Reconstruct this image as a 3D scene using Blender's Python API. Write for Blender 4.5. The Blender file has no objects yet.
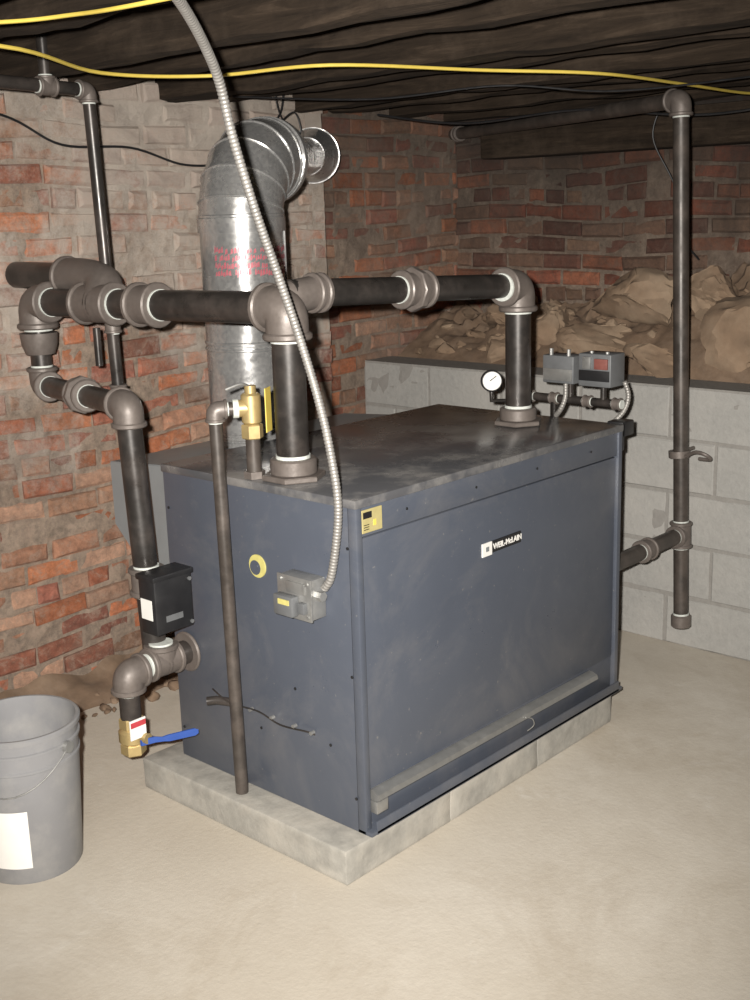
import bpy, bmesh, math, random
from mathutils import Vector, Matrix, noise
random.seed(7)
V=Vector
sc=bpy.context.scene
try: sc.view_settings.view_transform='Standard'
except Exception: pass

# ---------------------------------------------------------------- materials
def newmat(name):
    m=bpy.data.materials.new(name);m.use_nodes=True
    nt=m.node_tree;b=nt.nodes['Principled BSDF'];return m,nt,b
def N(nt,t,**k):
    n=nt.nodes.new(t)
    for a,v in k.items():setattr(n,a,v)
    return n
def ramp(nt,fac,stops):
    r=N(nt,'ShaderNodeValToRGB');e=r.color_ramp.elements
    while len(e)<len(stops):e.new(.5)
    for i,(p,c) in enumerate(stops):
        e[i].position=p;e[i].color=(c[0],c[1],c[2],1) if not isinstance(c,(int,float)) else (c,c,c,1)
    nt.links.new(fac,r.inputs[0]);return r.outputs[0]
def nz(nt,scale,detail=6,rough=.6,vec=None,dist=0):
    n=N(nt,'ShaderNodeTexNoise');n.inputs['Scale'].default_value=scale;n.inputs['Detail'].default_value=detail
    n.inputs['Roughness'].default_value=rough;n.inputs['Distortion'].default_value=dist
    if vec is None:
        tc=N(nt,'ShaderNodeTexCoord');vec=tc.outputs['Object']
    nt.links.new(vec,n.inputs['Vector']);return n.outputs[0]
def mix(nt,fac,a,b,mode='MIX'):
    m=N(nt,'ShaderNodeMix',data_type='RGBA',blend_type=mode)
    for s,v in ((0,fac),(6,a),(7,b)):
        if isinstance(v,(int,float)):m.inputs[s].default_value=v
        elif isinstance(v,(tuple,list)):m.inputs[s].default_value=(v[0],v[1],v[2],1)
        else:nt.links.new(v,m.inputs[s])
    return m.outputs[2]
def mth(nt,op,a,b):
    m=N(nt,'ShaderNodeMath',operation=op)
    for s,v in((0,a),(1,b)):
        if isinstance(v,(int,float)):m.inputs[s].default_value=v
        else:nt.links.new(v,m.inputs[s])
    return m.outputs[0]
def bump(nt,b,h,st=.3,dist=.01):
    bm=N(nt,'ShaderNodeBump');bm.inputs['Strength'].default_value=st;bm.inputs['Distance'].default_value=dist
    nt.links.new(h,bm.inputs['Height']);nt.links.new(bm.outputs[0],b.inputs['Normal'])
def simple(name,col,rough=.5,metal=0,var=.25,scale=30,bs=.1,dust=0,dustcol=(.35,.32,.28),dscale=6):
    m,nt,b=newmat(name)
    f=nz(nt,scale)
    c=mix(nt,f,[x*(1-var) for x in col],[x*(1+var) for x in col])
    if dust>0:
        d=ramp(nt,nz(nt,dscale,8,.65),[(.45,0),(.75,dust)])
        c=mix(nt,d,c,dustcol)
    nt.links.new(c,b.inputs['Base Color'])
    b.inputs['Metallic'].default_value=metal
    r=ramp(nt,nz(nt,scale*.5),[(.3,max(0,rough-.1)),(.7,min(1,rough+.12))]);nt.links.new(r,b.inputs['Roughness'])
    if bs:bump(nt,b,f,bs,.003)
    return m
IRON=simple('black_iron',(.027,.024,.022),.34,.3,.4,25,.1,.5,(.11,.09,.08),9)
IRON2=simple('dusty_lit_iron',(.045,.038,.033),.42,.2,.4,25,.1,.6,(.13,.105,.09),9)  # dusty iron in a lighter copy, pipe highlight put into the colour
FIT=simple('cast_fitting',(.115,.098,.088),.48,.25,.25,60,.25,.3,(.18,.15,.13))
TAPE=simple('thread_sealant',(.46,.48,.45),.7,0,.4,80,.3)
GALV,nt,b=newmat('galvanized_steel')
vt=N(nt,'ShaderNodeTexVoronoi');vt.inputs['Scale'].default_value=110
tc=N(nt,'ShaderNodeTexCoord');nt.links.new(tc.outputs['Object'],vt.inputs['Vector'])
bw=N(nt,'ShaderNodeRGBToBW');nt.links.new(vt.outputs['Color'],bw.inputs[0])
nt.links.new(ramp(nt,bw.outputs[0],[(.2,(.44,.44,.44)),(.8,(.56,.56,.55))]),b.inputs['Base Color'])
nt.links.new(ramp(nt,nz(nt,4),[(.3,.16),(.7,.34)]),b.inputs['Roughness']);b.inputs['Metallic'].default_value=.78
bump(nt,b,nz(nt,5,3),.5,.02)
STEEL=simple('zinc_steel',(.33,.33,.32),.38,.7,.2,40,.05)
SLEEVE=simple('armored_conduit_steel',(.25,.24,.225),.5,.45,.2,40,.05)
BRASS=simple('brass',(.42,.32,.15),.42,.6,.2,30,.05)
PAINT,nt,b=newmat('blue_grey_enamel')
c=mix(nt,nz(nt,5,5),(.060,.069,.089),(.076,.086,.109))
c=mix(nt,ramp(nt,nz(nt,2.4,9,.7,None,.6),[(.48,0),(.72,.5)]),c,(.145,.143,.147))
c=mix(nt,ramp(nt,nz(nt,9,10,.8),[(.58,0),(.72,.25)]),c,(.2,.19,.18))
c=mix(nt,ramp(nt,nz(nt,70,2,.5),[(.72,0),(.76,.35)]),c,(.24,.23,.21))
nt.links.new(c,b.inputs['Base Color']);nt.links.new(ramp(nt,nz(nt,3,8,.7),[(.3,.24),(.7,.48)]),b.inputs['Roughness']);b.inputs['Metallic'].default_value=.15
bump(nt,b,nz(nt,2.2,2),.12,.02)
PAINT_TOP=simple('blue_grey_enamel_dusty',(.085,.086,.092),.24,.2,.2,8,.05,.95,(.30,.285,.265),4)
HOOD=simple('hood_steel',(.24,.26,.27),.4,.4,.15,8,.05,.3,(.3,.3,.3))
BLACK=simple('black_plastic',(.012,.012,.013),.4,0,.2,30,.03)
WHITE=simple('white_label',(.62,.61,.58),.6,0,.05,30,0)
YEL=simple('yellow_jacket',(.55,.42,.08),.45,0,.15,30,.05)
YELD=simple('dull_yellow',(.42,.38,.13),.5,0,.2,60,.05)
BLUE=simple('blue_vinyl',(.02,.06,.25),.4,0,.1,30,0)
GREYBOX=simple('grey_control_box',(.13,.135,.14),.45,.3,.15,30,.05)
GOLD=simple('gold_label',(.45,.39,.18),.4,.3,.15,60,0)
RED=simple('red_tag',(.38,.04,.05),.5,0,.2,30,0)
INK=simple('faded_red_ink',(.36,.10,.12),.4,.2,.4,90,0)
RUST=simple('brown_label',(.16,.055,.045),.5,0,.3,60,0)
BUCKET=simple('bucket_plastic',(.18,.18,.185),.5,0,.12,9,.05,.6,(.3,.29,.27),7)
PAD=simple('pad_concrete',(.25,.24,.215),.95,0,.4,22,1,.75,(.40,.37,.32),5)
ROCK=simple('field_stone',(.19,.13,.085),.95,0,.55,11,1,.65,(.36,.28,.2),3.5)
DIRT=simple('loose_dirt',(.15,.10,.065),1,0,.5,18,1,.5,(.27,.2,.145),10)
WOOD,nt,b=newmat('old_joist_wood')
tc=N(nt,'ShaderNodeTexCoord');mp=N(nt,'ShaderNodeMapping');mp.inputs['Scale'].default_value=(14,1.2,14)
nt.links.new(tc.outputs['Object'],mp.inputs[0]);w=nz(nt,2.2,8,.7,mp.outputs[0],.6)
wc=ramp(nt,w,[(.3,(.009,.006,.004)),(.55,(.026,.018,.012)),(.8,(.07,.05,.035))])
wc=mix(nt,ramp(nt,nz(nt,2.2,10,.75),[(.5,0),(.72,.5)]),wc,(.07,.052,.038))
nt.links.new(wc,b.inputs['Base Color'])
b.inputs['Roughness'].default_value=.95;b.inputs['Specular IOR Level'].default_value=.2;bump(nt,b,w,.8,.012)
FLOOR,nt,b=newmat('dusty_concrete_floor')
a=nz(nt,.9,8,.6);c=nz(nt,7,8,.7);d=nz(nt,60,4,.6)
col=ramp(nt,a,[(.3,(.385,.345,.28)),(.5,(.455,.415,.35)),(.72,(.52,.485,.425))])
col=mix(nt,ramp(nt,c,[(.35,0),(.75,.5)]),col,(.34,.295,.235))
col=mix(nt,ramp(nt,nz(nt,2.3,10,.7,None,1.5),[(.6,0),(.7,.35)]),col,(.58,.56,.52))
col=mix(nt,ramp(nt,nz(nt,1.4,10,.75,None,.8),[(.52,0),(.72,.55)]),col,(.31,.26,.195))
col=mix(nt,ramp(nt,nz(nt,9,3,.5),[(.74,0),(.78,.6)]),col,(.2,.16,.12))
nt.links.new(col,b.inputs['Base Color']);b.inputs['Roughness'].default_value=.85;bump(nt,b,d,.3,.004)
def brickmat(name,wash,washamt,dark=1,soot=.5,paint=0,zshade=0,mort=(.27,.22,.18),wt=(.585,.73),smear=.65,sm2=.35):
    m,nt,b=newmat(name)
    at=N(nt,'ShaderNodeAttribute',attribute_name='Col')
    tc=N(nt,'ShaderNodeTexCoord');sp=N(nt,'ShaderNodeSeparateXYZ');nt.links.new(tc.outputs['Object'],sp.inputs[0])
    f=nz(nt,32,9,.75)
    c=mix(nt,1.0,at.outputs['Color'],ramp(nt,f,[(.25,(.4,.4,.4)),(.75,(1.5,1.45,1.4))]),'MULTIPLY')
    c=mix(nt,ramp(nt,nz(nt,16,12,.85,None,.6),[(.5,0),(.59,smear)]),c,mort)
    c=mix(nt,ramp(nt,nz(nt,6,12,.8,None,1.0),[(.5,0),(.62,sm2)]),c,[x*.7 for x in mort])
    big=nz(nt,1.5,4,.6,None,.8);fine=nz(nt,18,12,.85)
    s=mth(nt,'ADD',mth(nt,'MULTIPLY',big,.75),mth(nt,'MULTIPLY',fine,.5))
    if paint:s=mth(nt,'ADD',s,mth(nt,'MULTIPLY',mth(nt,'SUBTRACT',sp.outputs[2],1.3),paint))
    c=mix(nt,ramp(nt,s,[(wt[0],0),(wt[1],washamt)]),c,wash)
    c=mix(nt,ramp(nt,nz(nt,1.6,9,.7,None,.8),[(.5,0),(.70,soot)]),c,(.06,.042,.032))
    if zshade:
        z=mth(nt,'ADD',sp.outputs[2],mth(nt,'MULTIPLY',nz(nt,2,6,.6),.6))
        c=mix(nt,ramp(nt,mth(nt,'SUBTRACT',z,1.4),[(.35,0),(1.0,zshade)]),c,(.014,.011,.009))  # shade under the ceiling painted into the brick, darker with height
    c=mix(nt,1.0,c,(dark,dark,dark),'MULTIPLY')
    nt.links.new(c,b.inputs['Base Color']);b.inputs['Roughness'].default_value=.95
    bump(nt,b,nz(nt,38,12,.85),.9,.016);return m
BR_S=brickmat('brick_whitewashed',(.44,.39,.34),.82,1.08,.5,.14,0,(.32,.235,.18))
BR_R=brickmat('brick_sooty_shaded',(.2,.15,.12),.4,.85,.75,0,.9,(.18,.12,.09))
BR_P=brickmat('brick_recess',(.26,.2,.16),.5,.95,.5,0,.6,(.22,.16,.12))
BLK=simple('concrete_block',(.275,.27,.255),.95,0,.2,50,1,.7,(.36,.345,.32),2.5)
BLKM=simple('block_mortar',(.22,.21,.195),.95,0,.2,50,.8)

# ---------------------------------------------------------------- helpers
def group(name,loc=(0,0,0)):
    e=bpy.data.objects.new(name,None);e.empty_display_size=.1;sc.collection.objects.link(e);return e
def finish(bm,name,mats,parent=None,ang=.6,smooth=True):
    bmesh.ops.recalc_face_normals(bm,faces=bm.faces)
    me=bpy.data.meshes.new(name);bm.to_mesh(me);bm.free()
    if not isinstance(mats,(list,tuple)):mats=[mats]
    for m in mats:me.materials.append(m)
    if smooth:
        for p in me.polygons:p.use_smooth=True
        me.set_sharp_from_angle(angle=ang)
    o=bpy.data.objects.new(name,me);sc.collection.objects.link(o)
    if parent:o.parent=parent
    return o
def ortho(d):
    d=V(d).normalized();a=V((0,0,1)) if abs(d.z)<.9 else V((1,0,0))
    x=a.cross(d).normalized();return x,d.cross(x)
def sweep(bm,path,rad,n=20,caps=True,mat=0):
    path=[V(p) for p in path]
    if not hasattr(rad,'__len__'):rad=[rad]*len(path)
    rings=[];T0=(path[1]-path[0]).normalized();x,y=ortho(T0);prev=T0
    for i,p in enumerate(path):
        if i==0:t=T0
        elif i==len(path)-1:t=(path[-1]-path[-2]).normalized()
        else:
            a=(path[i]-path[i-1]);c=(path[i+1]-path[i])
            a=a.normalized() if a.length>1e-7 else prev;c=c.normalized() if c.length>1e-7 else a
            t=(a+c).normalized()
        q=prev.rotation_difference(t);x=q@x;y=q@y;prev=t
        rings.append([bm.verts.new(p+(x*math.cos(2*math.pi*k/n)+y*math.sin(2*math.pi*k/n))*rad[i]) for k in range(n)])
    for A,B in zip(rings,rings[1:]):
        for k in range(n):
            f=bm.faces.new((A[k],A[(k+1)%n],B[(k+1)%n],B[k]));f.material_index=mat
    if caps:
        f=bm.faces.new(rings[0][::-1]);f.material_index=mat;f=bm.faces.new(rings[-1]);f.material_index=mat
def fillet(pts,r,n=8):
    pts=[V(p) for p in pts];out=[pts[0]]
    for i in range(1,len(pts)-1):
        a=(pts[i-1]-pts[i]);c=(pts[i+1]-pts[i]);rr=min(r,a.length*.49,c.length*.49)
        A=pts[i]+a.normalized()*rr;B=pts[i]+c.normalized()*rr
        for k in range(n+1):
            t=k/n;out.append(A.lerp(pts[i],t).lerp(pts[i].lerp(B,t),t))
    out.append(pts[-1]);return out
def spline(pts,n=8):
    pts=[V(p) for p in pts];P=[pts[0]]+pts+[pts[-1]];out=[]
    for i in range(1,len(P)-2):
        for k in range(n):
            t=k/n;a,b_,c,d=P[i-1],P[i],P[i+1],P[i+2]
            out.append(.5*((2*b_)+(-a+c)*t+(2*a-5*b_+4*c-d)*t*t+(-a+3*b_-3*c+d)*t**3))
    out.append(pts[-1]);return out
def obox(bm,lo,hi,bev=0,mat=0,rot=None,seg=2):
    lo=V(lo);hi=V(hi);c=(lo+hi)/2;s=hi-lo
    r=bmesh.ops.create_cube(bm,size=1)
    vs=r['verts']
    for v in vs:v.co=V((v.co.x*s.x,v.co.y*s.y,v.co.z*s.z))
    fs=set(f for v in vs for f in v.link_faces)
    if bev>0:
        es=list(set(e for v in vs for e in v.link_edges))
        rr=bmesh.ops.bevel(bm,geom=es,offset=bev,segments=seg,affect='EDGES',profile=.5)
        vs=list(set(rr['verts'])|set(v for v in vs if v.is_valid));fs=set(f for v in vs for f in v.link_faces)
    for f in fs:f.material_index=mat
    for v in vs:
        co=v.co.copy()
        if rot is not None:co=rot@co
        v.co=co+c
def box(name,lo,hi,mat,parent=None,bev=.003,rot=None):
    bm=bmesh.new();obox(bm,lo,hi,bev,0,rot);return finish(bm,name,mat,parent,.5)
def tube(name,path,r,mat,parent=None,n=20):
    bm=bmesh.new();sweep(bm,path,r,n);return finish(bm,name,mat,parent)
def cyl(bm,a,b,r,n=20,mat=0,bev=0):
    a=V(a);b=V(b);d=(b-a).normalized()
    if bev:sweep(bm,[a,a+d*bev,b-d*bev,b],[r-bev,r,r,r-bev],n,True,mat)
    else:sweep(bm,[a,b],r,n,True,mat)
PM=[IRON,FIT,TAPE];PM2=[IRON2,FIT,TAPE]
def rim(bm,p,d,R,tape=True):
    d=V(d).normalized();p=V(p);w=R*.38
    cyl(bm,p-d*w,p+d*w*.15,R*1.5,24,1,R*.1)
    if tape:cyl(bm,p,p+d*(R*.17+.002),R*1.05,24,2)
def elbow(bm,p,d1,d2,R,k=1.75,tape=True):
    p=V(p);d1=V(d1).normalized();d2=V(d2).normalized();L=R*k
    sweep(bm,fillet([p+d1*L,p,p+d2*L],L*.95,12),R*1.3,24,True,1)
    rim(bm,p+d1*L,d1,R,tape);rim(bm,p+d2*L,d2,R,tape)
def tee(bm,p,dirs,R,k=1.7,tape=True):
    p=V(p)
    for d in dirs:
        d=V(d).normalized();cyl(bm,p-d*R*.2,p+d*R*k,R*1.32,24,1);rim(bm,p+d*R*k,d,R,tape)
    r=bmesh.ops.create_uvsphere(bm,u_segments=20,v_segments=12,radius=R*1.34,matrix=Matrix.Translation(p))
    for v in r['verts']:
        for f in v.link_faces:f.material_index=1
def coupl(bm,p,d,R,L=None,un=False):
    p=V(p);d=V(d).normalized();L=L or R*1.2
    cyl(bm,p-d*L,p+d*L,R*1.3,24,1,R*.08)
    rim(bm,p-d*L,-d,R);rim(bm,p+d*L,d,R)
    if un:cyl(bm,p-d*R*.35,p+d*R*.35,R*1.75,8,1,R*.1)
def pipe(bm,a,b,R):cyl(bm,a,b,R,24,0)
def bushing(bm,p,R):
    p=V(p);cyl(bm,p,p+V((0,0,R*.35)),R*2.0,6,1,.003);cyl(bm,p+V((0,0,R*.3)),p+V((0,0,R*1.3)),R*1.45,24,1,.005)
    cyl(bm,p+V((0,0,R*1.3)),p+V((0,0,R*1.5)),R*1.07,24,2)

# ---------------------------------------------------------------- room shell
def brickwall(name,org,u,nrm,length,z0,z1,mats,bl=.205,bh=.066,jt=.011,jd=.006,cols=None,bev=.005,jit=.002,recess=.009,thick=.15,miss=0):
    org=V(org);u=V(u);nrm=V(nrm);up=V((0,0,1));bm=bmesh.new();cl=bm.loops.layers.float_color.new('Col')
    def face(vs,c,mi):
        f=bm.faces.new(vs);f.material_index=mi
        for l in f.loops:l[cl]=(c[0],c[1],c[2],1)
    nu=max(2,int(length/.03));nv=max(2,int((z1-z0)/.028));G=[]
    mc=(.27,.215,.17)
    for i in range(nu+1):
        row=[]
        for j in range(nv+1):
            p=org+u*(length*i/nu)+up*(z0+(z1-z0)*j/nv)
            row.append(bm.verts.new(p+nrm*(-recess+noise.noise(p*9)*recess*.9+noise.noise(p*23)*recess*.8)))
        G.append(row)
    for i in range(nu):
        for j in range(nv):face((G[i][j],G[i+1][j],G[i+1][j+1],G[i][j+1]),mc,1)
    bk=[bm.verts.new(org+u*a+up*zz-nrm*thick) for a,zz in((0,z0),(length,z0),(length,z1),(0,z1))]
    face(bk,(.3,.2,.15),1)
    fr=[G[0][0],G[-1][0],G[-1][-1],G[0][-1]]
    for k in range(4):
        try:face((fr[k],fr[(k+1)%4],bk[(k+1)%4],bk[k]),mc,1)
        except Exception:pass
    z=z0;r=0
    while z<z1-.012:
        h=min(bh,z1-z);s=-(bl+jt)*(.5 if r%2 else 0)+(random.random()-.5)*.02
        hd=bool(miss and r%6==5)
        while s<length:
            L=bl*.5-.005 if hd else bl
            a=max(0,s);e=min(length,s+L+(random.random()-.5)*jit*4)
            if e-a>.03:
                d=(random.random()-.45)*jd;c=random.choice(cols);k=random.uniform(.65,1.25);c=[x*k for x in c]
                if miss and random.random()<miss:d-=.02
                zz=z+(random.random()-.5)*jit
                def q(s_,z_,dd):
                    p=org+u*s_+up*z_;return bm.verts.new(p+nrm*(dd+(random.random()-.5)*jd*.35)+u*(noise.noise(p*6)*jit+(random.random()-.5)*jit)+up*(noise.noise(p*2.1)*jit*4+(random.random()-.5)*jit))
                bb=bev*random.uniform(.7,1.6)
                o1=[q(a,zz,d-bb),q(e,zz,d-bb),q(e,zz+h,d-bb),q(a,zz+h,d-bb)]
                o2=[q(a+bb,zz+bb,d),q(e-bb,zz+bb,d),q(e-bb,zz+h-bb,d),q(a+bb,zz+h-bb,d)]
                o0=[q(a,zz,-recess-.03),q(e,zz,-recess-.03),q(e,zz+h,-recess-.03),q(a,zz+h,-recess-.03)]
                face(o2,c,0)
                for k2 in range(4):
                    n2=(k2+1)%4;face((o1[k2],o1[n2],o2[n2],o2[k2]),c,0);face((o0[k2],o0[n2],o1[n2],o1[k2]),c,0)
            s+=L+jt
        z+=bh+jt;r+=1
    return finish(bm,name,mats,None,.5,False)
RC=[(.40,.14,.065),(.35,.12,.065),(.43,.165,.08),(.29,.11,.07),(.35,.18,.115),(.38,.23,.16),(.26,.10,.07),(.3,.17,.11)]
RC2=[(.27,.09,.055),(.22,.075,.045),(.3,.115,.065),(.16,.07,.05),(.22,.13,.09),(.24,.15,.1)]
H=2.36
kw=dict(jd=.022,bev=.009,jit=.006,recess=.009,miss=.05)
PX=1.66
brickwall('wall_left',(-3.6,1.70,0),(1,0,0),(0,-1,0),3.6+PX,0,H,[BR_S,BR_S],cols=RC,thick=.4,**kw)
brickwall('wall_left_return',(PX,1.85,0),(0,-1,0),(1,0,0),.145,0,H,[BR_S,BR_S],cols=RC,jd=.008,thick=.1)
brickwall('wall_left_recess',(PX,1.85,0),(1,0,0),(0,-1,0),1.2,0,H,[BR_P,BR_P],cols=RC,thick=.25,**kw)
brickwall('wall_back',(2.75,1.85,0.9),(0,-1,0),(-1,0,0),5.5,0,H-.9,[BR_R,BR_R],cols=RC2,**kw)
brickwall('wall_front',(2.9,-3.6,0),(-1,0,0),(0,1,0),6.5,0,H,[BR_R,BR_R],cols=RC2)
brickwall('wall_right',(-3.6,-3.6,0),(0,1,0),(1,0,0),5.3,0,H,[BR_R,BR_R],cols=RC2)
brickwall('wall_block',(2.03,1.85,0),(0,-1,0),(-1,0,0),5.45,0,1.045,[BLK,BLKM],bl=.395,bh=.2,jt=.01,jd=.004,cols=[(.4,.4,.39)],bev=.004,jit=.0015,recess=.003,thick=.2)
bm=bmesh.new();obox(bm,(-3.75,-3.75,-.1),(2.95,2.1,0));finish(bm,'floor',FLOOR,None,.5,False)
bm=bmesh.new()
y=-3.7
obox(bm,(-3.7,-3.7,H+.02),(2.95,2.0,H+.08))
while y<2.0:
    w=random.uniform(.11,.17);obox(bm,(-3.7,y,H-.005+random.random()*.012),(2.95,y+w-.008,H+.025),0);y+=w
x=-3.35
while x<2.7:
    w=random.uniform(.06,.10);dz=random.uniform(-.015,.035);sk=random.uniform(-.05,.05)
    n=50;G=[]
    for k in range(n+1):
        yy=-3.6+k*(5.45/n);o=noise.noise(V((x,yy,0)))*.02+sk*k/n
        G.append([bm.verts.new((x+a+o+noise.noise(V((x*3+a*9,yy*6,zz)))*.008,yy,zz+noise.noise(V((x*3+a*9,yy*4,zz)))*.016)) for a,zz in((0,2.16+dz),(w*.5,2.153+dz),(w,2.16+dz),(w,H),(0,H))])
    for A,B in zip(G,G[1:]):
        for k in range(5):bm.faces.new((A[k],A[(k+1)%5],B[(k+1)%5],B[k]))
    x+=random.uniform(.33,.42)
finish(bm,'ceiling',WOOD,None,.5,False)
bm=bmesh.new();obox(bm,(2.56,-3.5,1.96),(2.735,1.55,2.12),.01);finish(bm,'sill_beam',WOOD,None,.5,False)

def lz(xx,yy):
    return 1.02+(.24+.2*max(0,min(1,(1.2-yy)/.9)))*((xx-2.235)/.5)**.75
RB=group('rubble_bank')
bm=bmesh.new();G=[]
for i in range(30):
    row=[]
    for j in range(300):
        xx=2.235+.5*i/29;yy=1.83-5.2*j/299
        row.append(bm.verts.new((xx,yy,lz(xx,yy)+(noise.noise(V((xx*7,yy*7,0)))*.09+noise.noise(V((xx*19,yy*19,4)))*.05+noise.noise(V((xx*45,yy*45,4)))*.02)*(i/29))))
    G.append(row)
for i in range(29):
    for j in range(299):bm.faces.new((G[i][j],G[i+1][j],G[i+1][j+1],G[i][j+1]))
finish(bm,'earth',DIRT,RB,.5)
def rock(bm,c,s,seed,sub=3):
    r=bmesh.ops.create_icosphere(bm,subdivisions=sub,radius=1)
    R=Matrix.Rotation(random.uniform(-.6,.6),3,'Z')@Matrix.Rotation(random.uniform(-.4,.4),3,'X')
    rs=random.Random(seed);cuts=[(V((rs.uniform(-1,1),rs.uniform(-1,1),rs.uniform(-1,1))).normalized(),rs.uniform(.45,.75)) for _ in range(12)]
    for v in r['verts']:
        p=v.co.normalized();q=p.copy()
        for nrm_,dd_ in cuts:
            t=q.dot(nrm_)
            if t>dd_:q-=nrm_*(t-dd_)
        q=q*1.3+p*(noise.noise(p*2+V((seed*3.1,0,0)))*.12+noise.noise(p*6+V((seed,5,0)))*.09+noise.noise(p*15+V((seed,5,0)))*.04)
        v.co=V(c)+R@V((q.x*s[0],q.y*s[1],q.z*s[2]))
bm=bmesh.new();k=0
for c,s in [((2.5,.66,1.34),(.13,.22,.14)),((2.42,.08,1.2),(.14,.26,.16)),((2.36,.76,1.13),(.1,.18,.09)),((2.45,1.08,1.2),(.12,.15,.11)),
 ((2.35,1.24,1.09),(.08,.12,.07)),((2.4,-.4,1.2),(.14,.22,.15)),((2.5,-.85,1.25),(.12,.17,.13)),((2.52,1.35,1.24),(.1,.12,.09)),
 ((2.3,.40,1.08),(.08,.12,.06)),((2.53,.3,1.36),(.1,.13,.09)),((2.6,.0,1.44),(.08,.14,.07)),((2.58,-.35,1.43),(.09,.15,.08))]:
    k+=1;rock(bm,c,s,k,4)
for _ in range(170):
    k+=1;r=random.uniform(.008,.042);xx=random.uniform(2.27,2.65);yy=random.uniform(-2,1.75)
    rock(bm,(xx,yy,lz(xx,yy)+r*.2),(r,r*1.3,r*.75),k,2)
finish(bm,'stones',ROCK,RB,.45)
bm=bmesh.new();G=[]
for i in range(8):
    row=[]
    for j in range(120):
        xx=-1.5+3.05*j/119;f=i/7;yy=1.685-.24*f*(1+.6*noise.noise(V((xx*3,0,7))))
        zz=.085*(1-f)**1.3*(1+noise.noise(V((xx*6,yy*6,3))))-.002
        row.append(bm.verts.new((xx,yy,zz)))
    G.append(row)
for i in range(7):
    for j in range(119):bm.faces.new((G[i][j],G[i+1][j],G[i+1][j+1],G[i][j+1]))
for _ in range(160):
    k+=1;r=random.uniform(.005,.024);rock(bm,(random.uniform(-1.2,1.5),random.uniform(1.38,1.64),r*.5),(r,r*1.2,r*.8),k,2)
finish(bm,'debris_heap',DIRT,None,1.2)

# ---------------------------------------------------------------- pad + boiler
bm=bmesh.new()
xs=[-.095,.345,.785,1.225]
for a,c in zip(xs,xs[1:]):
    obox(bm,(a,-.015,0),(c-.0008,.86,.1),.004)
bmesh.ops.subdivide_edges(bm,edges=[e for e in bm.edges if e.calc_length()>.05],cuts=8,use_grid_fill=True)
for v in bm.verts:
    n3=noise.noise(v.co*12)*.003+noise.noise(v.co*40)*.002
    if v.co.z>.01:v.co+=V((n3*.4,noise.noise(v.co*15+V((3,1,2)))*.004,-abs(n3)*.5))
finish(bm,'concrete_pad',PAD,None,.5)
B=group('steam_boiler')
box('jacket_body',(0,.022,.101),(1.285,.78,1.018),PAINT,B,.004)
box('top_panel',(-.004,-.004,1.006),(1.289,.784,1.03),PAINT_TOP,B,.004)
box('front_edge_left',(0,-.002,.101),(.022,.03,1.01),PAINT,B,.003)
box('front_edge_right',(1.262,-.002,.101),(1.285,.03,1.01),PAINT,B,.003)
box('front_header_strip',(.022,.004,.928),(1.262,.03,1.008),PAINT,B,.002)
box('front_door_panel',(.024,.008,.225),(1.26,.03,.923),PAINT,B,.004)
box('base_lip',(.0,-.022,.101),(1.285,.03,.114),PAINT,B,.003)
box('base_lip_flange',(.022,-.022,.101),(1.262,-.017,.14),PAINT,B,.001)
box('burner_recess',(.024,.012,.11),(1.26,.03,.235),PAINT,B,.001)
bm=bmesh.new()
tp_=[(-.002,.222),(-.022,.214),(-.026,.200),(-.018,.196),(-.006,.192),(.010,.196),(.010,.222)]
A=[bm.verts.new((.03,a,z)) for a,z in tp_];C2=[bm.verts.new((1.12,a,z-.006)) for a,z in tp_]
bm.faces.new(A);bm.faces.new(C2[::-1])
for k2 in range(7):bm.faces.new((A[k2],A[(k2+1)%7],C2[(k2+1)%7],C2[k2]))
obox(bm,(.03,-.016,.155),(.075,.012,.19),.002);finish(bm,'burner_tray',STEEL,B,.5)
bm=bmesh.new();sweep(bm,spline([(.70,-.028,.205),(.73,-.032,.19),(.74,-.03,.165),(.72,-.02,.15)]),.0018,6);finish(bm,'pilot_wire',STEEL,B)
bm=bmesh.new();obox(bm,(.024,.0,.937),(.1,.004,.998),.001,0);obox(bm,(.028,-.001,.975),(.06,.001,.992),0,1)
for zz in(.945,.951,.957):obox(bm,(.03,-.0005,zz),(.05,.001,zz+.002),0,1)
obox(bm,(.066,-.001,.952),(.076,.001,.968),0,2)
finish(bm,'rating_label',[GOLD,BLACK,YEL],B,.5,False)
bm=bmesh.new();obox(bm,(.53,.004,.752),(.576,.009,.792),.001,0);obox(bm,(.576,.004,.757),(.72,.009,.792),.001,1);obox(bm,(.545,.003,.766),(.560,.006,.780),0,2)
finish(bm,'name_plate',[WHITE,BLACK,HOOD],B,.5,False)
cu=bpy.data.curves.new('plate_text','FONT');cu.body='WEIL-McLAIN';cu.size=.0235;cu.extrude=.0006;cu.materials.append(WHITE)
cu.offset=.0006
to=bpy.data.objects.new('name_plate_text',cu);sc.collection.objects.link(to);to.parent=B;to.location=(.58,.0032,.767);to.rotation_euler=(math.pi/2,0,0)
bm=bmesh.new()
for yy,zz in [(.03,.9),(.03,.55),(.03,.2),(.76,.9),(.76,.5),(.76,.2),(.25,.46),(.4,.3),(.12,.33)]:
    cyl(bm,(-.001,yy,zz),(-.003,yy,zz),.0045,8,0)
for xx in (.2,.5,.8,1.1):cyl(bm,(xx,.003,.968),(xx,.001,.968),.004,8,0)
finish(bm,'screws',BLACK,B)
bm=bmesh.new();cyl(bm,(0,.378,.79),(-.004,.378,.79),.033,28,1);cyl(bm,(0,.385,.785),(-.0055,.385,.785),.021,24,0);cyl(bm,(0,.378,.79),(-.008,.378,.79),.006,12,0);finish(bm,'sight_port',[PAINT,YELD],B)
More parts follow.
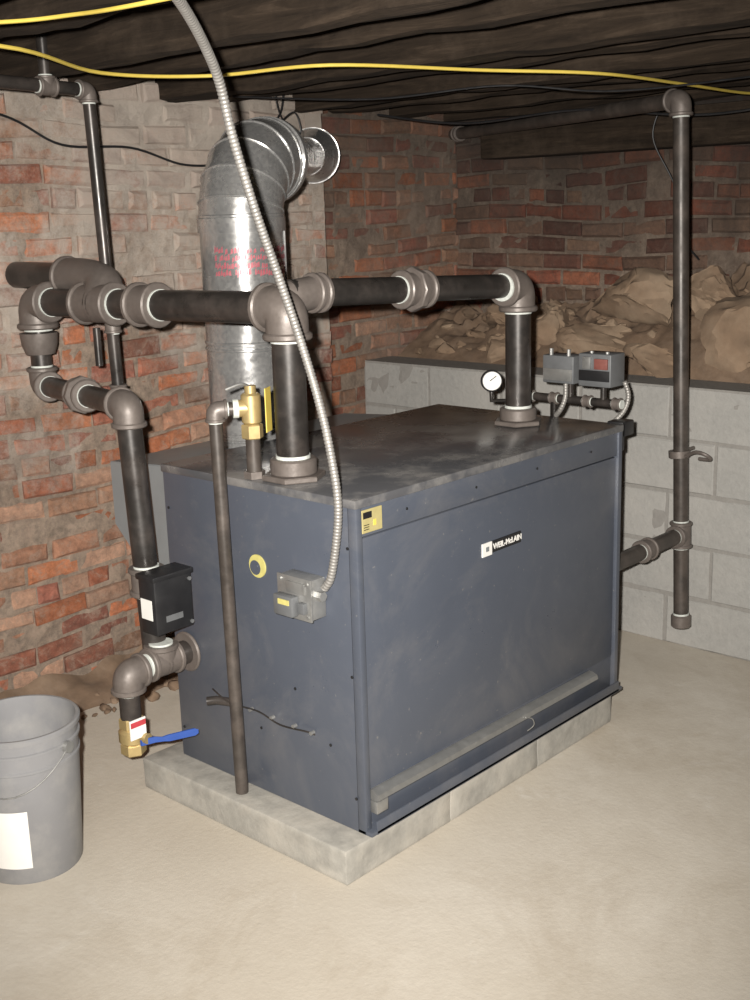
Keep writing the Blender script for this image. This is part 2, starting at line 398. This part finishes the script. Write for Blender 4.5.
bm=bmesh.new();sweep(bm,[(0,.48,.352),(-.03,.56,.352),(-.05,.58,.35)],.013,14,True,0)
sweep(bm,spline([(-.01,.60,.37),(-.03,.5,.36),(-.012,.4,.355),(-.02,.3,.345),(-.012,.2,.35),(-.012,.17,.35)]),.0025,6,True,0)
for yy in(.43,.34,.25,.18):cyl(bm,(-.005,yy,.352),(-.018,yy,.352),.006,8,1)
finish(bm,'pilot_line',[IRON,STEEL],B)
bm=bmesh.new()
pf=[(.782,.66),(1.08,.66),(1.19,.76),(1.19,.97),(.782,1.0)]
A=[bm.verts.new((.1,a,z)) for a,z in pf];C2=[bm.verts.new((1.2,a,z)) for a,z in pf]
bm.faces.new(A);bm.faces.new(C2[::-1])
for k2 in range(5):bm.faces.new((A[k2],A[(k2+1)%5],C2[(k2+1)%5],C2[k2]))
bmesh.ops.bevel(bm,geom=bm.edges[:],offset=.004,segments=1,affect='EDGES')
finish(bm,'draft_hood',HOOD,B,.4)
bm=bmesh.new();obox(bm,(1.287,-.0,.985),(1.36,.06,1.035),.004);obox(bm,(1.287,.0,.94),(1.30,.05,1.03),.002);finish(bm,'end_bracket',BLACK,B)

# ---------------------------------------------------------------- vent duct
D=group('vent_duct');R=.138
bm=bmesh.new();dc=V((.555,1.0,0))
zt=1.72
sweep(bm,[dc+V((0,0,.975)),dc+V((0,0,zt))],R,48)
for z in(1.0,1.02,1.3,1.32,1.70,1.725):cyl(bm,dc+V((0,0,z)),dc+V((0,0,z+.012)),R+.004,48,0,.003)
sweep(bm,[dc+V((.085,-.109,.97)),dc+V((.085,-.109,zt))],.006,6)
finish(bm,'vertical_run',GALV,D,.5)
bm=bmesh.new();br=.19;c0=dc+V((0,0,zt));hx=V((.93,.37,0)).normalized();cc=c0+hx*br;pts=[c0]
for k2 in range(5):
    a=math.radians(11.25+22.5*k2*.8889);pts.append(cc-hx*br*math.cos(a)+V((0,0,br*math.sin(a))))
end=cc+V((0,0,br));pts.append(end+hx*.04)
sweep(bm,pts,R,48)
for i in range(1,len(pts)-1):
    t=(pts[i+1]-pts[i-1]).normalized();cyl(bm,pts[i]-t*.004,pts[i]+t*.004,R+.004,48,0,.002)
sweep(bm,[c0-V((0,0,.04)),c0+V((0,0,.005))],R+.006,48)
e1=end+hx*.04
sweep(bm,[e1-hx*.015,e1+hx*.005],R+.006,48)
finish(bm,'gored_elbow',GALV,D,.2)
bm=bmesh.new();tgt=V((1.575,1.675,1.97));h2=(tgt-e1).normalized()
sweep(bm,[e1-hx*.02,e1+hx*.03,e1+hx*.06+h2*.05,tgt+h2*.03],[R-.004,R-.03,.075,.07],40)
sweep(bm,[tgt-h2*.20,tgt-h2*.03],[.075,.11],40);sweep(bm,[tgt-h2*.03,tgt-h2*.015],.114,40)
finish(bm,'wall_thimble_run',GALV,D,.5)
bm=bmesh.new()
for rw in range(4):
    a=-3.0
    while a<0.5:
        w=random.uniform(.03,.09)
        if random.random()<.9:
            z=1.545+rw*.024+random.uniform(-.003,.003);h=random.uniform(.013,.022);vs=[]
            for aa,zz in((a,z+random.uniform(-.004,.004)),(a+w*.85,z+.002),(a+w*.75,z+h),(a+random.uniform(0,.02),z+h*.8)):
                vs.append(bm.verts.new((dc.x+(R+.0012)*math.cos(aa),dc.y+(R+.0012)*math.sin(aa),zz)))
            bm.faces.new(vs)
        a+=w
finish(bm,'printed_marking',INK,D,.5,False)

# ---------------------------------------------------------------- steam header
S=group('steam_header_piping');r3=.0445;hy=.31;hx_=.088;hz=1.49
bm=bmesh.new()
bushing(bm,(hx_,hy,1.031),r3);pipe(bm,(hx_,hy,1.05),(hx_,hy,hz),r3)
elbow(bm,(hx_,hy,hz),(0,0,-1),(0,1,0),r3,1.8)
Ydir=V((-.02,1,-.012)).normalized()
p0=V((hx_,hy,hz));te=p0+Ydir*.58;t2=p0+Ydir*.82;en=p0+Ydir*1.17
pipe(bm,p0+Ydir*.05,en,r3)
coupl(bm,te,Ydir,r3,.05)
tee(bm,t2,[Ydir,-Ydir],r3,1.9)
mn=t2+V((.06,.14,.075))
sweep(bm,fillet([t2,t2+V((.05,.03,.055)),mn,mn+V((0,.12,0))],.05),r3*1.35,24,True,1)
rim(bm,mn+V((0,.12,0)),(0,1,0),r3)
pipe(bm,mn+V((0,.1,0)),V((mn.x,1.69,mn.z+.002)),r3)
q=V((1.105,.29,1.031));bushing(bm,q,r3*.95);pipe(bm,q,q+V((0,0,.46)),r3*.95)
qe=V((1.105,.29,1.485));elbow(bm,qe,(0,0,-1),(-1,0,0),r3*.95,1.9)
pa=V((.2,.33,1.522));dd=(pa-qe).normalized();rh=.038;pipe(bm,qe+dd*.05,pa+dd*.08,rh)
um=qe.lerp(pa,.55);coupl(bm,um,dd,rh,.055,True)
coupl(bm,pa-dd*.02,dd,rh*.96,.02)
end_=V((.12,.335,1.515));sweep(bm,fillet([pa,end_,V((.09,.38,1.50))],.04),rh*1.2,20,True,1)
zd=V((0,0,-1))
elbow(bm,en,-Ydir,zd,r3,1.9)
r2=.034
sweep(bm,[en+V((0,0,-.1)),en+V((0,0,-.14)),en+V((0,0,-.17))],[r3*1.4,r3*1.3,r2*1.4],24,True,1)
lo=en+V((0,0,-.275));eq=V((-.1,.785,1.215));de=(eq-lo).normalized()
pipe(bm,en,lo,r2);elbow(bm,lo,(0,0,1),de,r2)
pipe(bm,lo,eq,r2);coupl(bm,lo.lerp(eq,.5),de,r2,.045,True)
elbow(bm,eq,-de,zd,r2,1.75)
finish(bm,'pipes',PM,S)
E=group('equalizer_piping');bm=bmesh.new();r2=.036
b0=V((-.1,.745,.47))
pipe(bm,eq+V((0,0,-.06)),b0,r2);coupl(bm,V((-.1,.757,.70)),(0,0,1),r2,.04)
tee(bm,b0+V((0,-.03,-.01)),[(0,0,1),(1,0,0),(-1,0,0)],r2*.95,1.5)
pipe(bm,b0+V((0,-.03,-.01)),(-0.001,.715,.46),r2)
cyl(bm,(-.001,.715,.46),(-.012,.715,.46),.062,24,1,.004)
el=V((-.225,.715,.455));elbow(bm,el,(1,0,0),zd,r2*.95,1.5);pipe(bm,el,el+V((0,0,-.16)),r2*.85)
finish(bm,'pipes',PM,E)
Bv=group('ball_valve');bm=bmesh.new();v0=el+V((0,0,-.13))
cyl(bm,v0+V((0,0,.0)),v0+V((0,0,-.035)),.036,6,0,.004);cyl(bm,v0+V((0,0,-.03)),v0+V((0,0,-.085)),.04,24,0,.012);cyl(bm,v0+V((0,0,-.08)),v0+V((0,0,-.115)),.037,6,0,.004)
sd=V((.2,-.98,0)).normalized();cyl(bm,v0+V((0,0,-.057)),v0+V((0,0,-.057))+sd*.06,.016,12,0)
finish(bm,'body',BRASS,Bv)
bm=bmesh.new();h0=v0+V((0,0,-.065))+sd*.055;hd=V((.80,-.40,.06)).normalized()
def lev(w,s,o=0):return [h0+hd*s+V((0,0,w))+sd*o,h0+hd*s-V((0,0,w))+sd*o,h0+hd*s-V((0,0,w))+sd*(o+.006),h0+hd*s+V((0,0,w))+sd*(o+.006)]
prev=None
for w,s,o in((.010,-.02,.0),(.009,.02,.0),(.007,.035,.012),(.010,.05,.014),(.011,.125,.016),(.006,.135,.016)):
    cur=[bm.verts.new(p) for p in lev(w,s,o)]
    if prev:
        for k2 in range(4):bm.faces.new((prev[k2],prev[(k2+1)%4],cur[(k2+1)%4],cur[k2]))
    else:bm.faces.new(cur)
    prev=cur
bm.faces.new(prev[::-1]);finish(bm,'handle',BLUE,Bv,.4)
bm=bmesh.new();obox(bm,v0+V((-.04,-.05,-.05)),v0+V((.015,-.045,.01)),.001,0);obox(bm,v0+V((-.038,-.052,-.012)),v0+V((.013,-.05,.004)),0,1);finish(bm,'paper_tag',[WHITE,RED],Bv,.5,False)
L=group('low_water_cutoff');bm=bmesh.new()
obox(bm,(-.175,.625,.575),(-.04,.70,.75),.006,0);obox(bm,(-.18,.62,.735),(-.035,.705,.752),.004,0)
obox(bm,(-.1765,.64,.62),(-.174,.69,.68),0,1);obox(bm,(-.14,.6235,.61),(-.08,.626,.628),0,2)
for zz in(.59,.72):cyl(bm,(-.05,.625,zz),(-.05,.62,zz),.006,8,2)
cyl(bm,(-.1,.7,.66),(-.1,.755,.66),.03,16,0)
finish(bm,'housing',[BLACK,WHITE,GREYBOX],L)
Rv=group('relief_valve_discharge');bm=bmesh.new();rp=.0185
w0=V((.03,.405,1.031));pipe(bm,w0,w0+V((0,0,.13)),rp*1.1);cyl(bm,w0,w0+V((0,0,.02)),rp*1.6,6,1)
el1=V((-.05,.462,1.225));tt=V((.03,.405,1.225));dr=(tt-el1).normalized()
pipe(bm,el1,tt,rp);elbow(bm,el1,dr,zd,rp,1.7);pipe(bm,el1,(-.05,.445,.103),rp)
cyl(bm,tt-dr*.05,tt-dr*.035,rp*1.4,16,2)
finish(bm,'pipes',PM2,Rv)
bm=bmesh.new();cyl(bm,w0+V((0,0,.11)),w0+V((0,0,.15)),.03,6,0,.003);cyl(bm,w0+V((0,0,.15)),w0+V((0,0,.235)),.027,20,0,.006);cyl(bm,tt-dr*.04,tt,.024,16,0)
cyl(bm,w0+V((0,0,.235)),w0+V((0,0,.255)),.016,12,0);finish(bm,'valve_body',BRASS,Rv)
bm=bmesh.new();obox(bm,w0+V((-.0,-.045,.13)),w0+V((.045,-.042,.25)),.001,0,Matrix.Rotation(.5,3,'Z'));finish(bm,'warning_tag',YEL,Rv,.5,False)
bm=bmesh.new();sweep(bm,spline([w0+V((0,0,.25)),w0+V((-.03,.0,.262)),w0+V((-.07,.02,.25))]),.004,8);finish(bm,'lift_lever',STEEL,Rv)
J=group('junction_box');bm=bmesh.new()
obox(bm,(-.055,.115,.70),(-.001,.235,.81),.004,0);obox(bm,(-.06,.112,.697),(-.053,.238,.813),.002,0);obox(bm,(-.088,.155,.708),(-.06,.228,.765),.006,1);obox(bm,(-.091,.165,.742),(-.087,.205,.756),0,2)
obox(bm,(-.066,.13,.77),(-.058,.2,.80),.002,0);obox(bm,(-.075,.125,.72),(-.06,.148,.75),.002,1)
for yy,zz in((.125,.8),(.225,.8),(.125,.71),(.225,.71)):cyl(bm,(-.06,yy,zz),(-.064,yy,zz),.006,8,0)
cyl(bm,(-.03,.115,.765),(-.03,.095,.765),.014,6,0);finish(bm,'box',[STEEL,GREYBOX,YELD],J)
def ribbed(name,pts,r,parent,mat=SLEEVE,pitch=.0095):
    P=spline(pts,14);dense=[];tot=[0]
    for a,c in zip(P,P[1:]):tot.append(tot[-1]+(c-a).length)
    n=int(tot[-1]/(pitch/4));j=0;rad=[]
    for k2 in range(n+1):
        s=tot[-1]*k2/n
        while j<len(tot)-2 and tot[j+1]<s:j+=1
        f=(s-tot[j])/max(1e-9,tot[j+1]-tot[j]);dense.append(P[j].lerp(P[j+1],min(1,f)));rad.append(r*(1,.96,.80,.96)[k2%4])
    bm=bmesh.new();sweep(bm,dense,rad,12);return finish(bm,name,mat,parent,1.5)
F=group('flexible_conduit')
ribbed('armored_sleeve',[(-.03,.09,.79),(-.03,.06,.84),(-.04,.02,1.012),(-.05,.031,1.164),(-.06,.054,1.288),(-.08,.088,1.435),(-.14,.09,1.59),(-.219,.072,1.742),(-.285,.06,1.9),(-.356,.021,2.028),(-.564,-.129,2.124),(-.80,-.30,2.145),(-.95,-.42,2.2),(-1.0,-.46,2.34)],.0113,F)

# ---------------------------------------------------------------- gauge + pressure controls
G_=group('pressure_gauge');gc=V((1.22,.485,1.146));gn=V((-.72,-.69,.08)).normalized()
bm=bmesh.new();cyl(bm,gc-gn*.015,gc+gn*.012,.038,32,0,.004);cyl(bm,gc+gn*.012,gc+gn*.0135,.032,32,1);x,yv=ortho(gn)
sweep(bm,[gc+gn*.0145-x*.008,gc+gn*.0145+x*.015+yv*.017],.0016,6,True,0)
sweep(bm,[gc-gn*.005-V((0,0,.03)),gc-gn*.005-V((0,0,.07)),gc+V((.05,-.03,-.075)),(1.315,.40,1.085)],.008,10,True,2)
finish(bm,'gauge',[BLACK,WHITE,IRON],G_)
Pc=group('pressure_controls');bm=bmesh.new();rr=.0145;mx=1.335
pipe(bm,(mx,.42,1.085),(mx,.04,1.085),rr)
for yy in(.40,.30,.165,.05):coupl(bm,(mx,yy,1.085),(0,1,0),rr,.014)
pipe(bm,(mx,.30,1.085),(mx,.30,1.0),rr);pipe(bm,(mx,.235,1.085),(mx,.235,1.14),rr*.7);pipe(bm,(mx,.105,1.085),(mx,.105,1.14),rr*.7)
pipe(bm,(mx,.3,.9),(mx,.3,1.08),rr);pipe(bm,(1.286,.3,.9),(mx,.3,.9),rr)
finish(bm,'manifold',PM,Pc)
bm=bmesh.new()
obox(bm,(1.29,.195,1.145),(1.37,.32,1.24),.005,0);obox(bm,(1.286,.20,1.155),(1.291,.315,1.195),.001,1)
obox(bm,(1.28,.045,1.145),(1.37,.17,1.255),.005,0);obox(bm,(1.275,.05,1.165),(1.281,.165,1.2),.001,2);obox(bm,(1.272,.12,1.205),(1.28,.15,1.245),.001,1);obox(bm,(1.272,.055,1.205),(1.28,.105,1.24),.001,3)
for yy in(.22,.29,.07,.13):cyl(bm,(1.30,yy,1.235),(1.30,yy,1.262),.007,8,1)
finish(bm,'controllers',[GREYBOX,STEEL,BLACK,RUST],Pc)
ribbed('conduit_1',[(1.29,.225,1.145),(1.28,.22,1.10),(1.275,.235,1.06),(1.285,.26,1.035)],.009,Pc)
ribbed('conduit_2',[(1.36,.04,1.16),(1.37,.03,1.11),(1.36,.04,1.06),(1.33,.065,1.02)],.009,Pc)

# ---------------------------------------------------------------- right return drop pipe
W=group('wall_drop_pipe');bm=bmesh.new();r=.0285
pb=V((1.9,.085,.15));pt=V((1.9,.155,2.085));dv=(pt-pb).normalized()
pipe(bm,pb,pt,r);cyl(bm,pb-dv*.02,pb+dv*.03,r*1.35,20,1,.005);cyl(bm,pb+dv*.03,pb+dv*.037,r*1.08,20,2)
far=V((2.715,1.83,2.095));dh=(far-pt).normalized();elbow(bm,pt,-dv,dh,r,1.9);pipe(bm,pt,far,r);coupl(bm,far-dh*.06,dh,r*.9,.02)
tm=pb.lerp(pt,(.50-.15)/1.935);tee(bm,tm,[dv,-dv,(-1,0,0)],r,1.7);br_=V((1.287,.1,.50));pipe(bm,tm,br_,r*1.05)
coupl(bm,tm+V((-.27,0,0)),(1,0,0),r,.03)
cyl(bm,V((1.9,.115,.80)),V((1.9,.117,.825)),r*1.4,16,1);cyl(bm,V((1.885,.12,.815)),V((2.02,.12,.815)),.008,8,1)
sweep(bm,spline([(1.88,.08,.81),(1.86,.03,.835),(1.86,-.01,.83),(1.88,-.02,.81),(1.89,.03,.805)]),.007,8,True,1)
finish(bm,'pipes',PM2,W)

# ---------------------------------------------------------------- thin pipe upper-left
T=group('condensate_pipe');bm=bmesh.new();r=.0195
tp=V((.142,1.2,2.115));bt=V((.165,1.2,1.18))
pipe(bm,bt,tp,r);elbow(bm,tp,zd,(-1,0,.03),r,1.8);pipe(bm,tp,tp+V((-1.6,0,.05)),r);tee(bm,tp+V((-.145,0,.004)),[(1,0,0),(-1,0,0),(0,0,1)],r,1.4);pipe(bm,tp+V((-.145,0,.004)),tp+V((-.145,0,.22)),r*.9)
coupl(bm,(.162,1.2,1.40),(0,0,1),r,.02)
c3=V((-.05,.84,1.2));elbow(bm,bt,(0,0,1),(c3-bt).normalized(),r,1.6,False);pipe(bm,bt,c3,r)
pipe(bm,(.1,1.2,1.4),(.1,1.2,1.28),.012)
finish(bm,'pipes',PM,T)

# ---------------------------------------------------------------- cables
tube('yellow_cable',spline([(-.95,.75,2.13),(-.501,.606,2.128),(-.066,.834,2.118),(.27,.776,2.125),(.416,.435,2.13),(.88,.267,2.13),(1.2,.056,2.12),(1.7,.06,2.12),(2.262,.089,2.12),(2.5,.05,2.13)]),.005,YEL,None,8)
tube('yellow_cable.001',spline([(-.9,.6,2.13),(-.668,.32,2.13),(-.605,.163,2.13),(-.611,-.045,2.12),(-.55,-.4,2.13)]),.0042,YEL,None,8)
tube('black_wire',spline([(-.3,1.66,2.14),(.117,1.665,2.078),(.337,1.66,1.987),(.63,1.665,1.983),(.878,1.665,1.925),(1.1,1.66,1.95),(1.35,1.66,2.1),(1.4,1.66,2.2)]),.0045,BLACK,None,8)
tube('hanging_wire',spline([(2.5,.55,2.15),(2.5,.6,2.0),(2.55,.52,1.8),(2.5,.45,1.6),(2.55,.4,1.5)]),.004,BLACK,None,8)
tube('hanging_wire.001',spline([(1.2,1.5,2.2),(1.25,1.52,2.1),(1.33,1.5,2.04),(1.30,1.5,2.12),(1.22,1.52,2.05),(1.28,1.5,1.98)]),.003,BLACK,None,8)
tube('ceiling_wire',spline([(1.9,1.6,2.14),(2.0,1.2,2.08),(2.1,.7,2.1),(2.2,.2,2.05),(2.3,-.3,2.1),(2.3,-.8,2.14)]),.005,BLACK,None,8)
tube('ceiling_wire.001',spline([(.9,1.4,2.15),(1.1,.9,2.11),(1.3,.5,2.13),(1.55,.2,2.10),(1.9,-.2,2.14)]),.0035,BLACK,None,8)

# ---------------------------------------------------------------- bucket
K=group('plastic_bucket');bc=V((-.555,.76,0));Hb=.425;n=64;zs=Hb/.395;rs=1.035
bm=bmesh.new()
prof=[(.02,.0),(.128,.0),(.131,.006),(.147,.30),(.150,.302),(.150,.308),(.147,.31),(.1475,.345),(.153,.347),(.153,.353),(.148,.355),(.149,.378),(.156,.380),(.157,.392),(.153,.395),(.146,.395),(.145,.38),(.141,.3),(.127,.012),(.02,.012)]
rings=[[bm.verts.new(bc+V((rs*rr_*math.cos(2*math.pi*k2/n),rs*rr_*math.sin(2*math.pi*k2/n),z*zs))) for k2 in range(n)] for rr_,z in prof]
for A,Bq in zip(rings,rings[1:]):
    for k2 in range(n):bm.faces.new((A[k2],A[(k2+1)%n],Bq[(k2+1)%n],Bq[k2]))
bm.faces.new(rings[0]);bm.faces.new(rings[-1][::-1]);finish(bm,'shell',BUCKET,K,.5)
bm=bmesh.new()
va=math.atan2(-.69,-.72);A=[]
for i in range(16):
    a=va-.85+i*.075
    row=[bm.verts.new(bc+V(((rs*rr_+.0015)*math.cos(a),(rs*rr_+.0015)*math.sin(a),z))) for rr_,z in((.1335,.05),(.1425,.22))];A.append(row)
for p,q_ in zip(A,A[1:]):bm.faces.new((p[0],q_[0],q_[1],p[1]))
finish(bm,'paper_label',WHITE,K)
bm=bmesh.new();hp=[]
for i in range(15):
    a=va-1.2+2.3*i/14
    hp.append(bc+V((.164*math.cos(a),.164*math.sin(a),.37-.10*math.sin(math.pi*i/14))))
sweep(bm,hp,.0022,6)
for a in(va-1.2,va+1.1):
    c=bc+V((.157*math.cos(a),.157*math.sin(a),.37));cyl(bm,c,c+V((.014*math.cos(a),.014*math.sin(a),0)),.016,14)
finish(bm,'bail_handle',STEEL,K)

# ---------------------------------------------------------------- camera + light
X=V((0.6724,0.1953,-0.7139)).normalized();Y=V((-0.7398,0.1395,-0.6582));Y=(Y-X*Y.dot(X)).normalized();Z=X.cross(Y)
cam=bpy.data.cameras.new('camera');cam.sensor_fit='VERTICAL';cam.sensor_height=24;cam.lens=24*1.17
co=bpy.data.objects.new('camera',cam);M=Matrix((X,Y,Z)).to_4x4();M.translation=V((-2.056,-1.965,1.728));co.matrix_world=M
sc.collection.objects.link(co);sc.camera=co
ld=bpy.data.lights.new('flash_lamp','SPOT');ld.energy=1280;ld.shadow_soft_size=.02;ld.spot_size=math.radians(80);ld.spot_blend=1;ld.color=(1,.95,.885)
lo_=bpy.data.objects.new('flash_lamp',ld);lo_.matrix_world=M@Matrix.Translation((-.07,.05,0));sc.collection.objects.link(lo_)
wd=bpy.data.worlds.new('world');sc.world=wd;wd.use_nodes=True;wd.node_tree.nodes['Background'].inputs[0].default_value=(.5,.5,.55,1);wd.node_tree.nodes['Background'].inputs[1].default_value=.05
pl=bpy.data.lights.new('warm_point_light','POINT');pl.energy=7;pl.shadow_soft_size=.06;pl.color=(1,.85,.65)  # weak warm point light near the ceiling, out of view
po=bpy.data.objects.new('warm_point_light',pl);po.location=(-1.6,-.6,2.1);sc.collection.objects.link(po)
